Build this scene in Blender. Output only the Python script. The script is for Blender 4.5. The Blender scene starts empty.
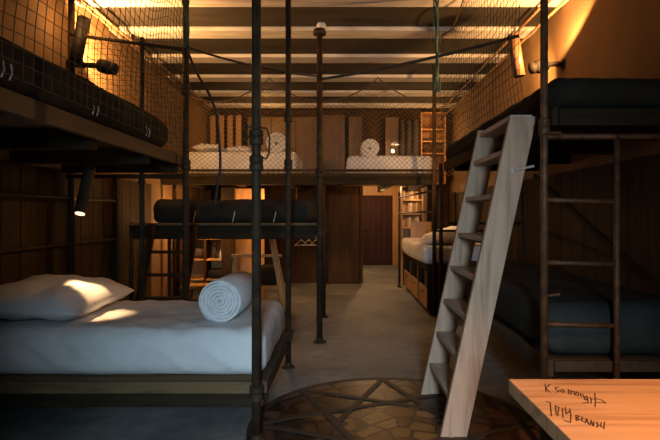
import bpy, math, random
from mathutils import Vector, Matrix, noise
random.seed(7)
C = bpy.context.scene.collection
PI = math.pi
V = Vector
HC = 1.40          # eye height
F = 512.0          # focal length in pixels (660 wide)

# ------------------------------------------------------------------ helpers
ORG = {}
def setp(o, label=None, cat=None, group=None, kind=None):
    if label: o['label'] = label
    if cat: o['category'] = cat
    if group: o['group'] = group
    if kind: o['kind'] = kind
    return o

def thing(name, loc, label, cat, group=None):
    o = bpy.data.objects.new(name, None)
    o.empty_display_size = 0.1
    C.objects.link(o)
    o.location = loc
    ORG[o] = V(loc)
    return setp(o, label, cat, group)

class MB:
    def __init__(s):
        s.v = []; s.f = []
    def add(s, vs, fs):
        b = len(s.v)
        s.v += [V(p) for p in vs]
        s.f += [[i + b for i in f] for f in fs]
        return s
    def box(s, x0, x1, y0, y1, z0, z1, M=None):
        vs = [V((x, y, z)) for x in (x0, x1) for y in (y0, y1) for z in (z0, z1)]
        if M: vs = [M @ p for p in vs]
        return s.add(vs, [(0,1,3,2),(4,6,7,5),(0,4,5,1),(2,3,7,6),(0,2,6,4),(1,5,7,3)])
    def beam(s, a, b, w, h, up=(0,0,1)):
        a, b = V(a), V(b); d = (b - a).normalized(); up = V(up)
        if abs(d.dot(up)) > .98: up = V((0,1,0))
        r = d.cross(up).normalized(); u = r.cross(d).normalized()
        vs = [p + r*sx*w/2 + u*sz*h/2 for p in (a, b) for sx in (-1,1) for sz in (-1,1)]
        return s.add(vs, [(0,1,3,2),(4,6,7,5),(0,4,5,1),(2,3,7,6),(0,2,6,4),(1,5,7,3)])
    def path(s, pts, r, n=8, caps=True):
        pts = [V(p) for p in pts]
        m = len(pts)
        rr = r if isinstance(r, (list, tuple)) else [r]*m
        ref = None; rings = []
        for i, p in enumerate(pts):
            d = (pts[min(i+1, m-1)] - pts[max(i-1, 0)]).normalized()
            if ref is None:
                ref = V((0,0,1)) if abs(d.z) < .9 else V((1,0,0))
            a = d.cross(ref)
            if a.length < 1e-5: a = d.orthogonal()
            a.normalize(); b2 = a.cross(d).normalized(); ref = b2
            rings.append([p + (a*math.cos(2*PI*k/n) + b2*math.sin(2*PI*k/n))*rr[i] for k in range(n)])
        vs = [q for ring in rings for q in ring]; fs = []
        for i in range(m-1):
            for k in range(n):
                fs.append((i*n+k, i*n+(k+1) % n, (i+1)*n+(k+1) % n, (i+1)*n+k))
        if caps:
            fs.append(tuple(range(n))[::-1]); fs.append(tuple((m-1)*n+k for k in range(n)))
        return s.add(vs, fs)
    def tube(s, a, b, r, n=12):
        return s.path([a, b], r, n)
    def lathe(s, c, prof, n=20, axis=(0,0,1)):
        c = V(c); ax = V(axis).normalized(); a = ax.orthogonal().normalized(); b2 = ax.cross(a)
        vs = [c + ax*z + (a*math.cos(2*PI*k/n) + b2*math.sin(2*PI*k/n))*r for (r, z) in prof for k in range(n)]
        m = len(prof); fs = []
        for i in range(m-1):
            for k in range(n):
                fs.append((i*n+k, i*n+(k+1) % n, (i+1)*n+(k+1) % n, (i+1)*n+k))
        fs.append(tuple(range(n))[::-1]); fs.append(tuple((m-1)*n+k for k in range(n)))
        return s.add(vs, fs)
    def grid(s, fn, nu, nv, closed=False):
        vs = [fn(i/nu, j/nv) for i in range(nu+1) for j in range(nv+1)]
        fs = [(i*(nv+1)+j, (i+1)*(nv+1)+j, (i+1)*(nv+1)+j+1, i*(nv+1)+j+1) for i in range(nu) for j in range(nv)]
        return s.add(vs, fs)
    def build(s, name, m, parent=None, bevel=0, smooth=False, weld=False):
        xs = [p.x for p in s.v]; ys = [p.y for p in s.v]; zs = [p.z for p in s.v]
        org = V(((min(xs)+max(xs))/2, (min(ys)+max(ys))/2, min(zs)))
        me = bpy.data.meshes.new(name)
        me.from_pydata([tuple(p - org) for p in s.v], [], s.f)
        import bmesh
        bm = bmesh.new(); bm.from_mesh(me)
        if weld: bmesh.ops.remove_doubles(bm, verts=bm.verts, dist=1e-5)
        bmesh.ops.recalc_face_normals(bm, faces=bm.faces)
        bm.to_mesh(me); bm.free()
        me.materials.append(m)
        o = bpy.data.objects.new(name, me); C.objects.link(o)
        if parent is not None:
            o.parent = parent; o.location = org - ORG[parent]
        else: o.location = org
        ORG[o] = org
        if smooth:
            for p in me.polygons: p.use_smooth = True
        if bevel:
            b = o.modifiers.new('Bevel', 'BEVEL'); b.width = bevel; b.segments = 2; b.limit_method = 'ANGLE'
        return o

def struct(o):
    o['kind'] = 'structure'; return o

def copy_thing(src, loc, label, group=None):
    c = src.copy(); C.objects.link(c); c.location = loc; c['label'] = label
    if group: c['group'] = group
    for ch in list(src.children):
        d = ch.copy(); C.objects.link(d); d.parent = c
        for g in list(ch.children):
            e = g.copy(); C.objects.link(e); e.parent = d
    return c

# ------------------------------------------------------------------ materials
def new_mat(name):
    m = bpy.data.materials.new(name); m.use_nodes = True
    nt = m.node_tree; b = nt.nodes['Principled BSDF']
    return m, nt, b
def N(nt, t, **k):
    n = nt.nodes.new(t)
    for a, v in k.items():
        if a in n.inputs: n.inputs[a].default_value = v
        else: setattr(n, a, v)
    return n
def ramp(nt, stops):
    r = nt.nodes.new('ShaderNodeValToRGB')
    while len(r.color_ramp.elements) < len(stops): r.color_ramp.elements.new(0.5)
    for e, (p, c) in zip(r.color_ramp.elements, stops):
        e.position = p; e.color = (*c, 1)
    return r
def mottled(name, c1, c2, scale=6, rough=.7, bump=.1, bscale=40, metal=0, stretch=(1,1,1), detail=5, spec=.5):
    m, nt, b = new_mat(name)
    tc = N(nt, 'ShaderNodeTexCoord'); mp = N(nt, 'ShaderNodeMapping'); mp.inputs['Scale'].default_value = stretch
    nt.links.new(tc.outputs['Object'], mp.inputs['Vector'])
    n = N(nt, 'ShaderNodeTexNoise', Scale=scale, Detail=detail)
    nt.links.new(mp.outputs[0], n.inputs['Vector'])
    r = ramp(nt, [(.3, c1), (.7, c2)])
    nt.links.new(n.outputs['Fac'], r.inputs[0]); nt.links.new(r.outputs[0], b.inputs['Base Color'])
    b.inputs['Roughness'].default_value = rough; b.inputs['Metallic'].default_value = metal
    b.inputs['Specular IOR Level'].default_value = spec
    if bump:
        n2 = N(nt, 'ShaderNodeTexNoise', Scale=bscale, Detail=4)
        nt.links.new(mp.outputs[0], n2.inputs['Vector'])
        bp = N(nt, 'ShaderNodeBump', Strength=bump, Distance=.01)
        nt.links.new(n2.outputs['Fac'], bp.inputs['Height']); nt.links.new(bp.outputs[0], b.inputs['Normal'])
    return m
def wood(name, c1, c2, axis='X', scale=1.0, rough=.6, c3=None, spec=.4):
    st = {'X': (1.2, 14, 14), 'Y': (14, 1.2, 14), 'Z': (14, 14, 1.2)}[axis]
    m, nt, b = new_mat(name)
    tc = N(nt, 'ShaderNodeTexCoord'); mp = N(nt, 'ShaderNodeMapping'); mp.inputs['Scale'].default_value = [q*scale for q in st]
    nt.links.new(tc.outputs['Object'], mp.inputs['Vector'])
    n = N(nt, 'ShaderNodeTexNoise', Scale=1.6, Detail=6, Distortion=1.2)
    nt.links.new(mp.outputs[0], n.inputs['Vector'])
    r = ramp(nt, [(.28, c1), (.55, c2), (.75, c3 or c2)])
    nt.links.new(n.outputs['Fac'], r.inputs[0])
    n2 = N(nt, 'ShaderNodeTexNoise', Scale=.7, Detail=2)
    nt.links.new(tc.outputs['Object'], n2.inputs['Vector'])
    mx = N(nt, 'ShaderNodeMix', data_type='RGBA', blend_type='MULTIPLY')
    mx.inputs['Factor'].default_value = .5
    r2 = ramp(nt, [(.3, (.55,.5,.45)), (.7, (1,1,1))])
    nt.links.new(n2.outputs['Fac'], r2.inputs[0])
    nt.links.new(r.outputs[0], mx.inputs['A']); nt.links.new(r2.outputs[0], mx.inputs['B'])
    nt.links.new(mx.outputs['Result'], b.inputs['Base Color'])
    b.inputs['Roughness'].default_value = rough; b.inputs['Specular IOR Level'].default_value = spec
    bp = N(nt, 'ShaderNodeBump', Strength=.25, Distance=.004)
    nt.links.new(n.outputs['Fac'], bp.inputs['Height']); nt.links.new(bp.outputs[0], b.inputs['Normal'])
    return m
def glow(name, col, s):
    m, nt, b = new_mat(name)
    b.inputs['Base Color'].default_value = (*col, 1)
    b.inputs['Emission Color'].default_value = (*col, 1); b.inputs['Emission Strength'].default_value = s
    return m

M = {}
M['plaster'] = mottled('ochre_plaster', (.17,.094,.038), (.25,.148,.064), 1.3, .85, .15, 25)
M['concrete_rib'] = mottled('pale_rib', (.52,.48,.42), (.80,.76,.68), 2.2, .8, .2, 30, stretch=(1,6,1))
M['infill'] = mottled('dark_ceiling', (.03,.023,.015), (.055,.042,.027), 2.0, .8, .2, 20, stretch=(.6,4,1))
M['brownwall'] = wood('brown_wall_panel', (.045,.022,.009), (.08,.042,.017), 'Z', .7, .7, spec=.1)
M['panel'] = wood('closet_panel', (.10,.055,.02), (.17,.098,.036), 'Z', .8, .5)
M['orangewood'] = wood('honey_wood', (.42,.21,.07), (.62,.34,.12), 'Z', .9, .5)
M['honeyX'] = wood('honey_wood_flat', (.42,.21,.07), (.62,.34,.12), 'X', .9, .5)
M['dado'] = wood('dark_dado', (.04,.025,.012), (.07,.046,.022), 'Z', .7, .75, spec=.12)
M['doorwood'] = wood('red_brown_door', (.04,.014,.008), (.07,.026,.014), 'Z', .8, .6, spec=.15)
M['plankX'] = wood('old_plank_lengthwise', (.12,.075,.036), (.21,.14,.07), 'X', .8, .75, (.15,.10,.05), spec=.15)
M['plankY'] = wood('old_plank_depthwise', (.045,.030,.015), (.09,.062,.032), 'Y', .8, .7)
M['darkY'] = wood('dark_timber', (.022,.016,.009), (.045,.032,.018), 'Y', .8, .8, spec=.08)
M['darkX'] = wood('dark_timber_cross', (.022,.016,.009), (.045,.032,.018), 'X', .8, .8, spec=.08)
M['ladderwood'] = wood('weathered_ladder_wood', (.38,.235,.155), (.66,.44,.30), 'Z', .6, .75, (.54,.32,.22))
M['treadwood'] = wood('weathered_tread_wood', (.42,.33,.25), (.66,.54,.43), 'Y', .8, .75)
M['tabletop'] = wood('warm_table_wood', (.40,.20,.09), (.72,.43,.22), 'X', .55, .5, (.62,.36,.18))
M['tableedge'] = M['tabletop']
M['steel'] = mottled('rusty_steel', (.028,.02,.013), (.07,.042,.023), 14, .55, .3, 60, metal=.1, spec=.15)
M['rust'] = mottled('orange_rusty_steel', (.06,.028,.014), (.20,.085,.03), 18, .55, .4, 70, metal=.25)
M['blackpaint'] = mottled('black_lamp_paint', (.022,.018,.014), (.045,.036,.026), 10, .6, .05, 60, spec=.15)
M['copper'] = mottled('warm_brown_tube', (.16,.075,.035), (.24,.12,.055), 8, .4, .05, 60)
M['sheet'] = mottled('white_sheet', (.66,.66,.66), (.80,.80,.80), 3, .85, .12, 14, spec=.2)
M['towel'] = mottled('white_towel', (.70,.70,.70), (.86,.86,.86), 30, .95, .6, 160, spec=.1)
M['darkcover'] = mottled('charcoal_cover', (.022,.019,.014), (.042,.037,.028), 5, .9, .25, 30, spec=.05)
M['greycover'] = mottled('slate_cover', (.030,.032,.030), (.055,.058,.053), 4, .9, .25, 12, spec=.08)
M['net'] = mottled('dark_net_cord', (.020,.024,.016), (.045,.050,.030), 20, .8, 0)
M['nettan'] = mottled('tan_net_cord', (.10,.072,.038), (.18,.13,.07), 20, .8, 0)
M['netgreen'] = mottled('green_net_cord', (.035,.075,.045), (.07,.13,.075), 20, .8, 0)
M['rope'] = mottled('rope', (.05,.036,.02), (.10,.07,.04), 40, .9, .3, 120)
M['cable'] = mottled('black_cable', (.014,.016,.014), (.028,.03,.026), 10, .5, 0)
M['pipe'] = mottled('painted_conduit', (.30,.16,.07), (.45,.26,.12), 10, .5, .1, 60)
M['strap'] = mottled('white_strap', (.55,.55,.5), (.7,.7,.65), 30, .8, 0)
M['ink'] = mottled('black_ink', (.03,.018,.01), (.07,.035,.018), 80, .8, 0)
M['book'] = [mottled('book_%s' % n, c, tuple(q*1.3 for q in c), 20, .7, 0) for n, c in
             (('cream', (.6,.5,.35)), ('rust', (.35,.12,.05)), ('olive', (.2,.18,.06)), ('tan', (.45,.3,.15)))]
M['bulb'] = glow('lit_lamp_face', (1, .62, .35), 2.2)
M['bulbhot'] = glow('small_lit_bulb', (1, .75, .45), 9)
M['cloth'] = mottled('dark_clothes', (.03,.024,.02), (.06,.045,.035), 8, .9, .2, 20)
M['brass'] = mottled('dull_brass', (.3,.2,.08), (.45,.3,.14), 12, .4, 0, metal=.8)

def concrete_floor():
    m, nt, b = new_mat('polished_concrete')
    tc = N(nt, 'ShaderNodeTexCoord')
    n1 = N(nt, 'ShaderNodeTexNoise', Scale=.9, Detail=8, Roughness=.65, Distortion=.6)
    n2 = N(nt, 'ShaderNodeTexNoise', Scale=9, Detail=6)
    nt.links.new(tc.outputs['Object'], n1.inputs['Vector']); nt.links.new(tc.outputs['Object'], n2.inputs['Vector'])
    r1 = ramp(nt, [(.33, (.13,.14,.138)), (.52, (.27,.275,.26)), (.72, (.44,.43,.395))])
    nt.links.new(n1.outputs['Fac'], r1.inputs[0])
    r2 = ramp(nt, [(.3, (.72,.72,.72)), (.7, (1.1,1.1,1.1))]); nt.links.new(n2.outputs['Fac'], r2.inputs[0])
    mx = N(nt, 'ShaderNodeMix', data_type='RGBA', blend_type='MULTIPLY'); mx.inputs['Factor'].default_value = .7
    nt.links.new(r1.outputs[0], mx.inputs['A']); nt.links.new(r2.outputs[0], mx.inputs['B'])
    nt.links.new(mx.outputs['Result'], b.inputs['Base Color'])
    rr = ramp(nt, [(.3, (.55,.55,.55)), (.7, (.75,.75,.75))]); nt.links.new(n1.outputs['Fac'], rr.inputs[0])
    nt.links.new(rr.outputs[0], b.inputs['Roughness'])
    bp = N(nt, 'ShaderNodeBump', Strength=.06, Distance=.01); nt.links.new(n2.outputs['Fac'], bp.inputs['Height'])
    nt.links.new(bp.outputs[0], b.inputs['Normal'])
    return m
M['floor'] = concrete_floor()

def mosaic_stone(name, stops, scale):
    m, nt, b = new_mat(name)
    tc = N(nt, 'ShaderNodeTexCoord')
    v = N(nt, 'ShaderNodeTexVoronoi', Scale=scale); v.inputs['Randomness'].default_value = .9
    nt.links.new(tc.outputs['Object'], v.inputs['Vector'])
    sep = N(nt, 'ShaderNodeSeparateColor'); nt.links.new(v.outputs['Color'], sep.inputs[0])
    r = ramp(nt, stops); r.color_ramp.interpolation = 'CONSTANT'
    nt.links.new(sep.outputs[0], r.inputs[0])
    v2 = N(nt, 'ShaderNodeTexVoronoi', Scale=scale, feature='DISTANCE_TO_EDGE'); v2.inputs['Randomness'].default_value = .9
    nt.links.new(tc.outputs['Object'], v2.inputs['Vector'])
    edge = ramp(nt, [(.03, (.12,.10,.09)), (.08, (1,1,1))]); nt.links.new(v2.outputs['Distance'], edge.inputs[0])
    n = N(nt, 'ShaderNodeTexNoise', Scale=14, Detail=6); nt.links.new(tc.outputs['Object'], n.inputs['Vector'])
    nr = ramp(nt, [(.3, (.6,.6,.6)), (.7, (1.15,1.15,1.15))]); nt.links.new(n.outputs['Fac'], nr.inputs[0])
    m1 = N(nt, 'ShaderNodeMix', data_type='RGBA', blend_type='MULTIPLY'); m1.inputs['Factor'].default_value = 1
    m2 = N(nt, 'ShaderNodeMix', data_type='RGBA', blend_type='MULTIPLY'); m2.inputs['Factor'].default_value = 1
    nt.links.new(r.outputs[0], m1.inputs['A']); nt.links.new(edge.outputs[0], m1.inputs['B'])
    nt.links.new(m1.outputs['Result'], m2.inputs['A']); nt.links.new(nr.outputs[0], m2.inputs['B'])
    nt.links.new(m2.outputs['Result'], b.inputs['Base Color']); b.inputs['Roughness'].default_value = .42
    return m
M['mosaic'] = mosaic_stone('brown_mosaic_stone', [(0, (.06,.024,.012)), (.25, (.10,.045,.02)), (.45, (.02,.017,.014)), (.62, (.18,.085,.02)), (.82, (.075,.04,.022))], 4.6)
M['mosaicring'] = mosaic_stone('tan_mosaic_ring', [(0, (.13,.075,.045)), (.3, (.08,.042,.026)), (.6, (.17,.10,.06)), (.85, (.06,.03,.02))], 4.0)
M['mosaicgold'] = mosaic_stone('golden_mosaic_stone', [(0, (.18,.10,.025)), (.35, (.11,.05,.015)), (.7, (.22,.13,.035))], 6)
M['grout'] = mottled('dark_mosaic_line', (.03,.022,.017), (.05,.038,.028), 20, .6, .1, 60)

# ------------------------------------------------------------------ soft goods
def soft_box(mb, x0, x1, y0, y1, z0, z1, r=.06, wr=.006, seed=0, nx=40, ny=24, nz=8, bulge=.015, fn=None):
    lo = V((x0, y0, z0)); hi = V((x1, y1, z1)); c = (lo+hi)/2; sz = hi-lo
    r = min(r, sz.z*.49)
    def spread(t, L):       # more rows inside the rounded edges
        k = min(.45, r/L)
        if t < .25: return t/.25*k
        if t > .75: return 1 - (1-t)/.25*k
        return k + (t-.25)/.5*(1-2*k)
    def warp(p):
        q = V([min(max(p[i], lo[i]+r), hi[i]-r) for i in range(3)])
        d = p - q
        n = d.normalized() if d.length > 1e-6 else V((0,0,1))
        p2 = q + n*r
        tx = (p2.x-c.x)/(sz.x/2); ty = (p2.y-c.y)/(sz.y/2); tz = (p2.z-c.z)/(sz.z/2)
        p2.x += math.copysign(bulge*(1-tz*tz), tx)*abs(tx)**6
        p2.y += math.copysign(bulge*(1-tz*tz), ty)*abs(ty)**6
        w = noise.noise(V((p2.x*2.3+seed, p2.y*2.7, p2.z*3)))*wr*1.2 + noise.noise(V((p2.x*7+p2.z*5+seed, p2.y*6-p2.z*4, p2.z*9)))*wr
        w += abs(noise.noise(V((p2.x*10 - p2.z*9+seed*3, p2.y*3, p2.z*4 + p2.x*2))))*wr*1.1
        if p2.z < z0 + .03: w *= .2
        p2 = p2 + n*w
        if fn: p2 = fn(p2)
        return p2
    def face(ax, side, na, nb):
        a, b = [i for i in range(3) if i != ax]
        def g(u, v):
            p = V((0,0,0)); p[ax] = hi[ax] if side else lo[ax]
            p[a] = lo[a] + spread(u, sz[a])*sz[a]; p[b] = lo[b] + spread(v, sz[b])*sz[b]
            return warp(p)
        mb.grid(g, na, nb)
    for side in (0, 1):
        face(2, side, nx, ny); face(1, side, nx, nz); face(0, side, ny, nz)
    return mb

def mattress(name_label, x0, x1, y0, y1, z0, z1, m, group=None, r=.07, wr=.006, seed=0, nx=48, ny=30, straps=None, fn=None):
    t = thing('mattress', ((x0+x1)/2, (y0+y1)/2, z0), name_label, 'mattress', group)
    soft_box(MB(), x0, x1, y0, y1, z0, z1, r, wr, seed, nx, ny, 10, fn=fn).build('cover', m, t, smooth=True, weld=True)
    return t

def pillow(label, c, L, W, H, rot=0, tilt=0, m=None, seed=0, tilty=0):
    Mx = Matrix.Translation(c) @ Matrix.Rotation(rot, 4, 'Z') @ Matrix.Rotation(tilt, 4, 'Y') @ Matrix.Rotation(tilty, 4, 'X')
    mb = MB()
    def surf(sgn):
        def g(u, v):
            a = u*2-1; b = v*2-1
            a = math.sin(a*PI/2); b = math.sin(b*PI/2)
            ed = (1-abs(a)**3.2)*(1-abs(b)**3.2)
            h = max(ed, 0)**.55
            px = a*L/2*(1-.04*(1-b*b)); py = b*W/2*(1-.04*(1-a*a))
            z = sgn*h*H/2*(1 if sgn > 0 else .75)
            w = noise.noise(V((px*6+seed, py*6, sgn)))*.022 + abs(noise.noise(V((px*9+py*6+seed, py*9-px*6, 2))))*.022
            z += w*min(1, ed*3)
            return Mx @ V((px, py, z))
        return g
    mb.grid(surf(1), 36, 36); mb.grid(surf(-1), 36, 36)
    o = mb.build('pillow', m or M['sheet'], smooth=True, weld=True)
    setp(o, label, 'pillow')
    return o

def towel_roll(label, c, axis, r, L, turns=5, m=None, group=None):
    """spiral of towelling; c = centre of the near end"""
    t = thing('towel_roll', V(c) - V((0,0,r)), label, 'towel', group)
    ax = V(axis).normalized(); up = V((0,0,1)); side = ax.cross(up).normalized()
    mb = MB()
    n = turns*26
    pitch = r/(turns+.2); th = pitch*.86
    inner = []; outer = []
    for i in range(n+1):
        a = 2*PI*turns*i/n
        rad = pitch*.25 + pitch*(a/(2*PI))*.97
        wob = 1+.07*noise.noise(V((a*.9, r, 0)))
        inner.append((a, rad*wob)); outer.append((a, min((rad+th)*wob, r)))
    def pt(a, rad, s): return V(c) + ax*s + (side*math.cos(a-1.2) + up*math.sin(a-1.2))*rad
    rows = []
    for (a, ri), (_, ro) in zip(inner, outer):
        j = .010*noise.noise(V((a*.9, 3.1, r)))
        e = th*.3
        ring = [pt(a, ri, e+j), pt(a, ri+th*.22, j), pt(a, ro-th*.22, j), pt(a, ro, e+j),
                pt(a, ro, L-e+j), pt(a, ro-th*.22, L+j), pt(a, ri+th*.22, L+j), pt(a, ri, L-e+j)]
        rows.append(ring)
    vs = [q for rr in rows for q in rr]; k = 8
    fs = [(i*k+a, i*k+(a+1) % k, (i+1)*k+(a+1) % k, (i+1)*k+a) for i in range(len(rows)-1) for a in range(k)]
    fs += [tuple(range(k)), tuple((len(rows)-1)*k+a for a in range(k))]
    mb.add(vs, fs)
    mb.build('rolled_cloth', m or M['towel'], t, smooth=True)
    return t

# ------------------------------------------------------------------ room shell
XL, XR, YB, ZC = -2.66, 2.27, 10.55, 3.52
YF = -1.7
RX0, RX1, RY, RZ = .41, 1.80, 14.3, 2.24     # doorway recess
struct(MB().box(XL-.2, XR+.2, YF-.2, RY+.2, -.12, 0).build('floor', M['floor']))
struct(MB().box(XL-.2, XR+.2, YF-.2, YB+.2, ZC+.05, ZC+.22).build('ceiling', M['infill']))
struct(MB().box(XL-.2, XL, YF, YB, 0, ZC+.10).build('wall_left', M['plaster']))
struct(MB().box(XR, XR+.2, YF, YB, 0, ZC+.10).build('wall_right', M['plaster']))
wb = MB().box(XL-.2, RX0, YB, YB+.15, 0, ZC+.10).box(RX1, XR+.2, YB, YB+.15, 0, ZC+.10).box(RX0, RX1, YB, YB+.15, RZ, ZC+.10)
struct(wb.build('wall_back', M['brownwall']))
struct(MB().box(RX0-.12, RX0, YB+.15, RY, 0, RZ+.1).build('wall_passage_left', M['brownwall']))
struct(MB().box(RX1, RX1+.12, YB+.15, RY, 0, RZ+.1).build('wall_passage_right', M['plaster']))
struct(MB().box(RX0-.12, RX1+.12, RY, RY+.12, 0, RZ+.1).build('wall_passage_end', M['orangewood']))
struct(MB().box(RX0-.12, RX1+.12, YB+.15, RY+.12, RZ+.1, RZ+.2).build('ceiling_passage', M['infill']))
# front wall behind the viewer, its unseen doorway shaped to narrow the daylight
wf = MB().box(XL-.2, -.25, YF-.15, YF, 0, ZC+.05).box(.42, XR+.2, YF-.15, YF, 0, ZC+.05).box(-.25, .42, YF-.15, YF, 2.35, ZC+.05)
struct(wf.build('wall_front', M['plaster']))
# the door at the end of the passage
d = struct(MB().box(.56, 1.45, RY-.06, RY-.01, .01, 1.93).build('door_1', M['doorwood'], bevel=.006))
pm = MB()
for k in range(6): pm.box(.58+k*.145, .58+k*.145+.13, RY-.075, RY-.06, .05, 1.90)
pm.build('door_panel', M['doorwood'], d, bevel=.004)
MB().tube((.66, RY-.12, .98), (.66, RY-.06, .98), .012).path([(.66, RY-.12, .98), (.76, RY-.12, .98)], .011).build('door_handle', M['steel'], d)
fr = MB().box(.42, .55, RY-.1, RY-.005, 0, 2.18).box(1.46, 1.70, RY-.1, RY-.005, 0, 2.18).box(.55, 1.46, RY-.1, RY-.005, 1.94, 2.18)
struct(fr.build('trim_1', M['orangewood'], bevel=.006))
# wooden casing on the room side of the passage
fr = MB().box(RX0+.003, RX0+.06, YB-.06, YB+.10, 0, RZ-.05).box(RX0+.003, RX1, YB-.06, YB-.003, RZ-.05, RZ+.03)
struct(fr.build('trim_2', M['brownwall'], bevel=.004))
# pale ribs of the ceiling
k = 3
for y in (2.05, 3.07, 4.08, 5.09, 6.02, 7.02, 8.03, 9.03, 10.03):
    b = MB().box(XL+.002, XR-.002, y-.14, y+.14, ZC, ZC+.049)
    struct(b.build('trim_%d' % k, M['concrete_rib'], bevel=.012)); k += 1
# dark dado boards low on the left wall and right wall
dm = MB(); y = YF+.05
while y < 7.0:
    dm.box(XL+.001, XL+.025, y, y+.235, .02, 1.83); y += .245
struct(dm.build('wall_left_dado', M['dado'], bevel=.004))
dm = MB(); y = YF+.05
while y < YB-.3:
    dm.box(XR-.025, XR-.001, y, y+.235, .02, 1.83); y += .245
struct(dm.build('wall_right_dado', M['dado'], bevel=.004))

# ------------------------------------------------------------------ floor mosaic
MC = V((.36, 3.42, 0)); MR = .97
t = thing('floor_mosaic', MC, 'round stone floor inlay with star pattern in front of the leaning ladder', 'mosaic')
def ringm(r0, r1, z0, z1, n=72):
    mb = MB()
    vs = []; fs = []
    for i in range(n):
        a = 2*PI*i/n; c, s = math.cos(a), math.sin(a)
        vs += [MC+V((c*r0, s*r0, z0)), MC+V((c*r0, s*r0, z1)), MC+V((c*r1, s*r1, z1)), MC+V((c*r1, s*r1, z0))]
    for i in range(n):
        j = (i+1) % n
        for q in range(4): fs.append((i*4+q, i*4+(q+1) % 4, j*4+(q+1) % 4, j*4+q))
    return mb.add(vs, fs)
ringm(MR-.05, MR, 0, .007).build('border_ring', M['grout'], t)
ringm(MR-.17, MR-.05, 0, .005).build('outer_stone_ring', M['mosaicring'], t)
MB().lathe(MC, [(MR-.16, 0), (MR-.16, .004)], 64).build('stone_field', M['mosaic'], t)
pts = [MC+V((math.cos(PI/2+2*PI*i/8)*(MR-.04), math.sin(PI/2+2*PI*i/8)*(MR-.04), .0062)) for i in range(8)]
sb = MB()
for i in range(8): sb.beam(pts[i]+V((0,0,.0003*i)), pts[(i+3) % 8]+V((0,0,.0003*i)), .048, .004)
sb.build('star_lines', M['grout'], t)
gm = MB()
n = 8
ipts = []
for i in range(16):
    rr = .46 if i % 2 == 0 else .30
    a = PI/2 + PI/8 + 2*PI*i/16
    ipts.append((math.cos(a)*rr, math.sin(a)*rr))
gm.add([MC+V((x, y, .0055)) for x, y in ipts] + [MC+V((x, y, .003)) for x, y in ipts],
       [tuple(range(16))] + [(i, (i+1) % 16, (i+1) % 16+16, i+16) for i in range(16)])
gm.build('golden_centre_star', M['mosaicgold'], t)

# ------------------------------------------------------------------ shared bits of tube scaffolding
def post(parent, x, y, z0, z1, r=.026, m='steel', flange=True, collars=()):
    p = MB().tube((x, y, z0), (x, y, z1), r, 14).build('post', M[m], parent, smooth=False)
    for q in p.data.polygons: q.use_smooth = len(q.vertices) == 4
    if flange and z0 < .05:
        MB().lathe((x, y, 0), [(r*2.3, 0), (r*2.3, .012), (r*1.3, .02), (r*1.2, .05)], 16).build('foot_flange', M[m], p)
    for cz in collars:
        MB().lathe((x, y, cz-.05), [(r*1.05, 0), (r*1.5, .008), (r*1.5, .04), (r*1.3, .05), (r*1.5, .06), (r*1.5, .092), (r*1.05, .1)], 16).build('coupler', M[m], p)
    return p
def rail(parent, a, b, r=.02, m='steel', name='rail'):
    o = MB().tube(a, b, r, 12).build(name, M[m], parent)
    for q in o.data.polygons: q.use_smooth = len(q.vertices) == 4
    return o

# ------------------------------------------------------------------ near left bed (lies across, head at the left wall)
t = thing('platform_bed', (-1.55, 3.9, 0), 'low plank bed frame on steel pipes carrying the white bed at left', 'bed')
MB().box(-2.60, -.49, 3.20, 3.245, .282, .355).build('front_board', M['plankX'], t, bevel=.005)
MB().box(-2.60, -.52, 3.225, 3.275, .19, .28).build('front_joist', M['darkX'], t, bevel=.004)
MB().box(-.505, -.462, 3.25, 4.62, .27, .345).build('foot_board', M['plankY'], t, bevel=.005)
MB().box(-2.60, -.51, 4.58, 4.62, .255, .345).build('back_board', M['plankX'], t, bevel=.005)
dk = MB(); y = 3.25
while y < 4.5:
    dk.box(-2.60, -.51, y, y+.155, .318, .345); y += .165
dk.build('deck_boards', M['plankX'], t, bevel=.003)
for y in (3.32, 3.93, 4.5): MB().box(-2.58, -.53, y-.03, y+.03, .20, .317).build('joist', M['darkX'], t)
pA = post(t, -.517, 3.165, 0, ZC, .029, collars=(.30, 1.72, 1.88))
hk = MB()
hk.path([(-.517+.02, 3.15, 1.94), (-.45, 3.13, 1.93), (-.43, 3.12, 1.88), (-.432, 3.12, 1.78), (-.45, 3.13, 1.745), (-.50, 3.14, 1.75)], .006, 6)
hk.build('hook', M['steel'], pA)
hk = MB().path([(-.53, 3.14, 1.93), (-.575, 3.12, 1.945), (-.59, 3.12, 1.90), (-.565, 3.12, 1.875), (-.54, 3.14, 1.88)], .006, 6)
hk.build('hook', M['steel'], pA)
post(t, -.475, 4.70, 0, ZC, .026, collars=(.30, 1.86, 2.30))
post(t, -2.575, 3.17, 0, 1.86, .026)
rail(t, (-.50, 3.165, .235), (-.475, 4.70, .235), .022)
def sheet_folds(p):
    # slanting pull folds of the fitted sheet on its front side, finer creases along the top
    if p.y < 3.45:
        k = min(1, max(0, (.66-p.z)/.08)) * min(1, max(0, (p.z-.36)/.05))
        q = p.x*1.0 + p.z*1.3
        f = noise.noise(V((q*9, p.z*1.5, 7))) ; f2 = noise.noise(V((q*22, p.z*2.5, 3)))
        p.y -= k*(.05*max(0, f) + .022*f2)*min(1, .5+max(0, -p.x-.6)*.6)
    if p.z > .6:
        p.z += .006*noise.noise(V((p.x*2.2, p.y*16, 2))) + .008*noise.noise(V((p.x*9+p.y*8, p.y*4, 9)))
    return p
mattress('white sheeted mattress on the low bed at left', -2.58, -.50, 3.33, 4.50, .345, .655, M['sheet'], r=.075, wr=.009, seed=3, nx=150, ny=60, fn=sheet_folds)
pillow('large white pillow at the head of the low left bed', V((-2.17, 3.91, .765)), .80, 1.10, .29, .04, .06, seed=5)
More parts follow.
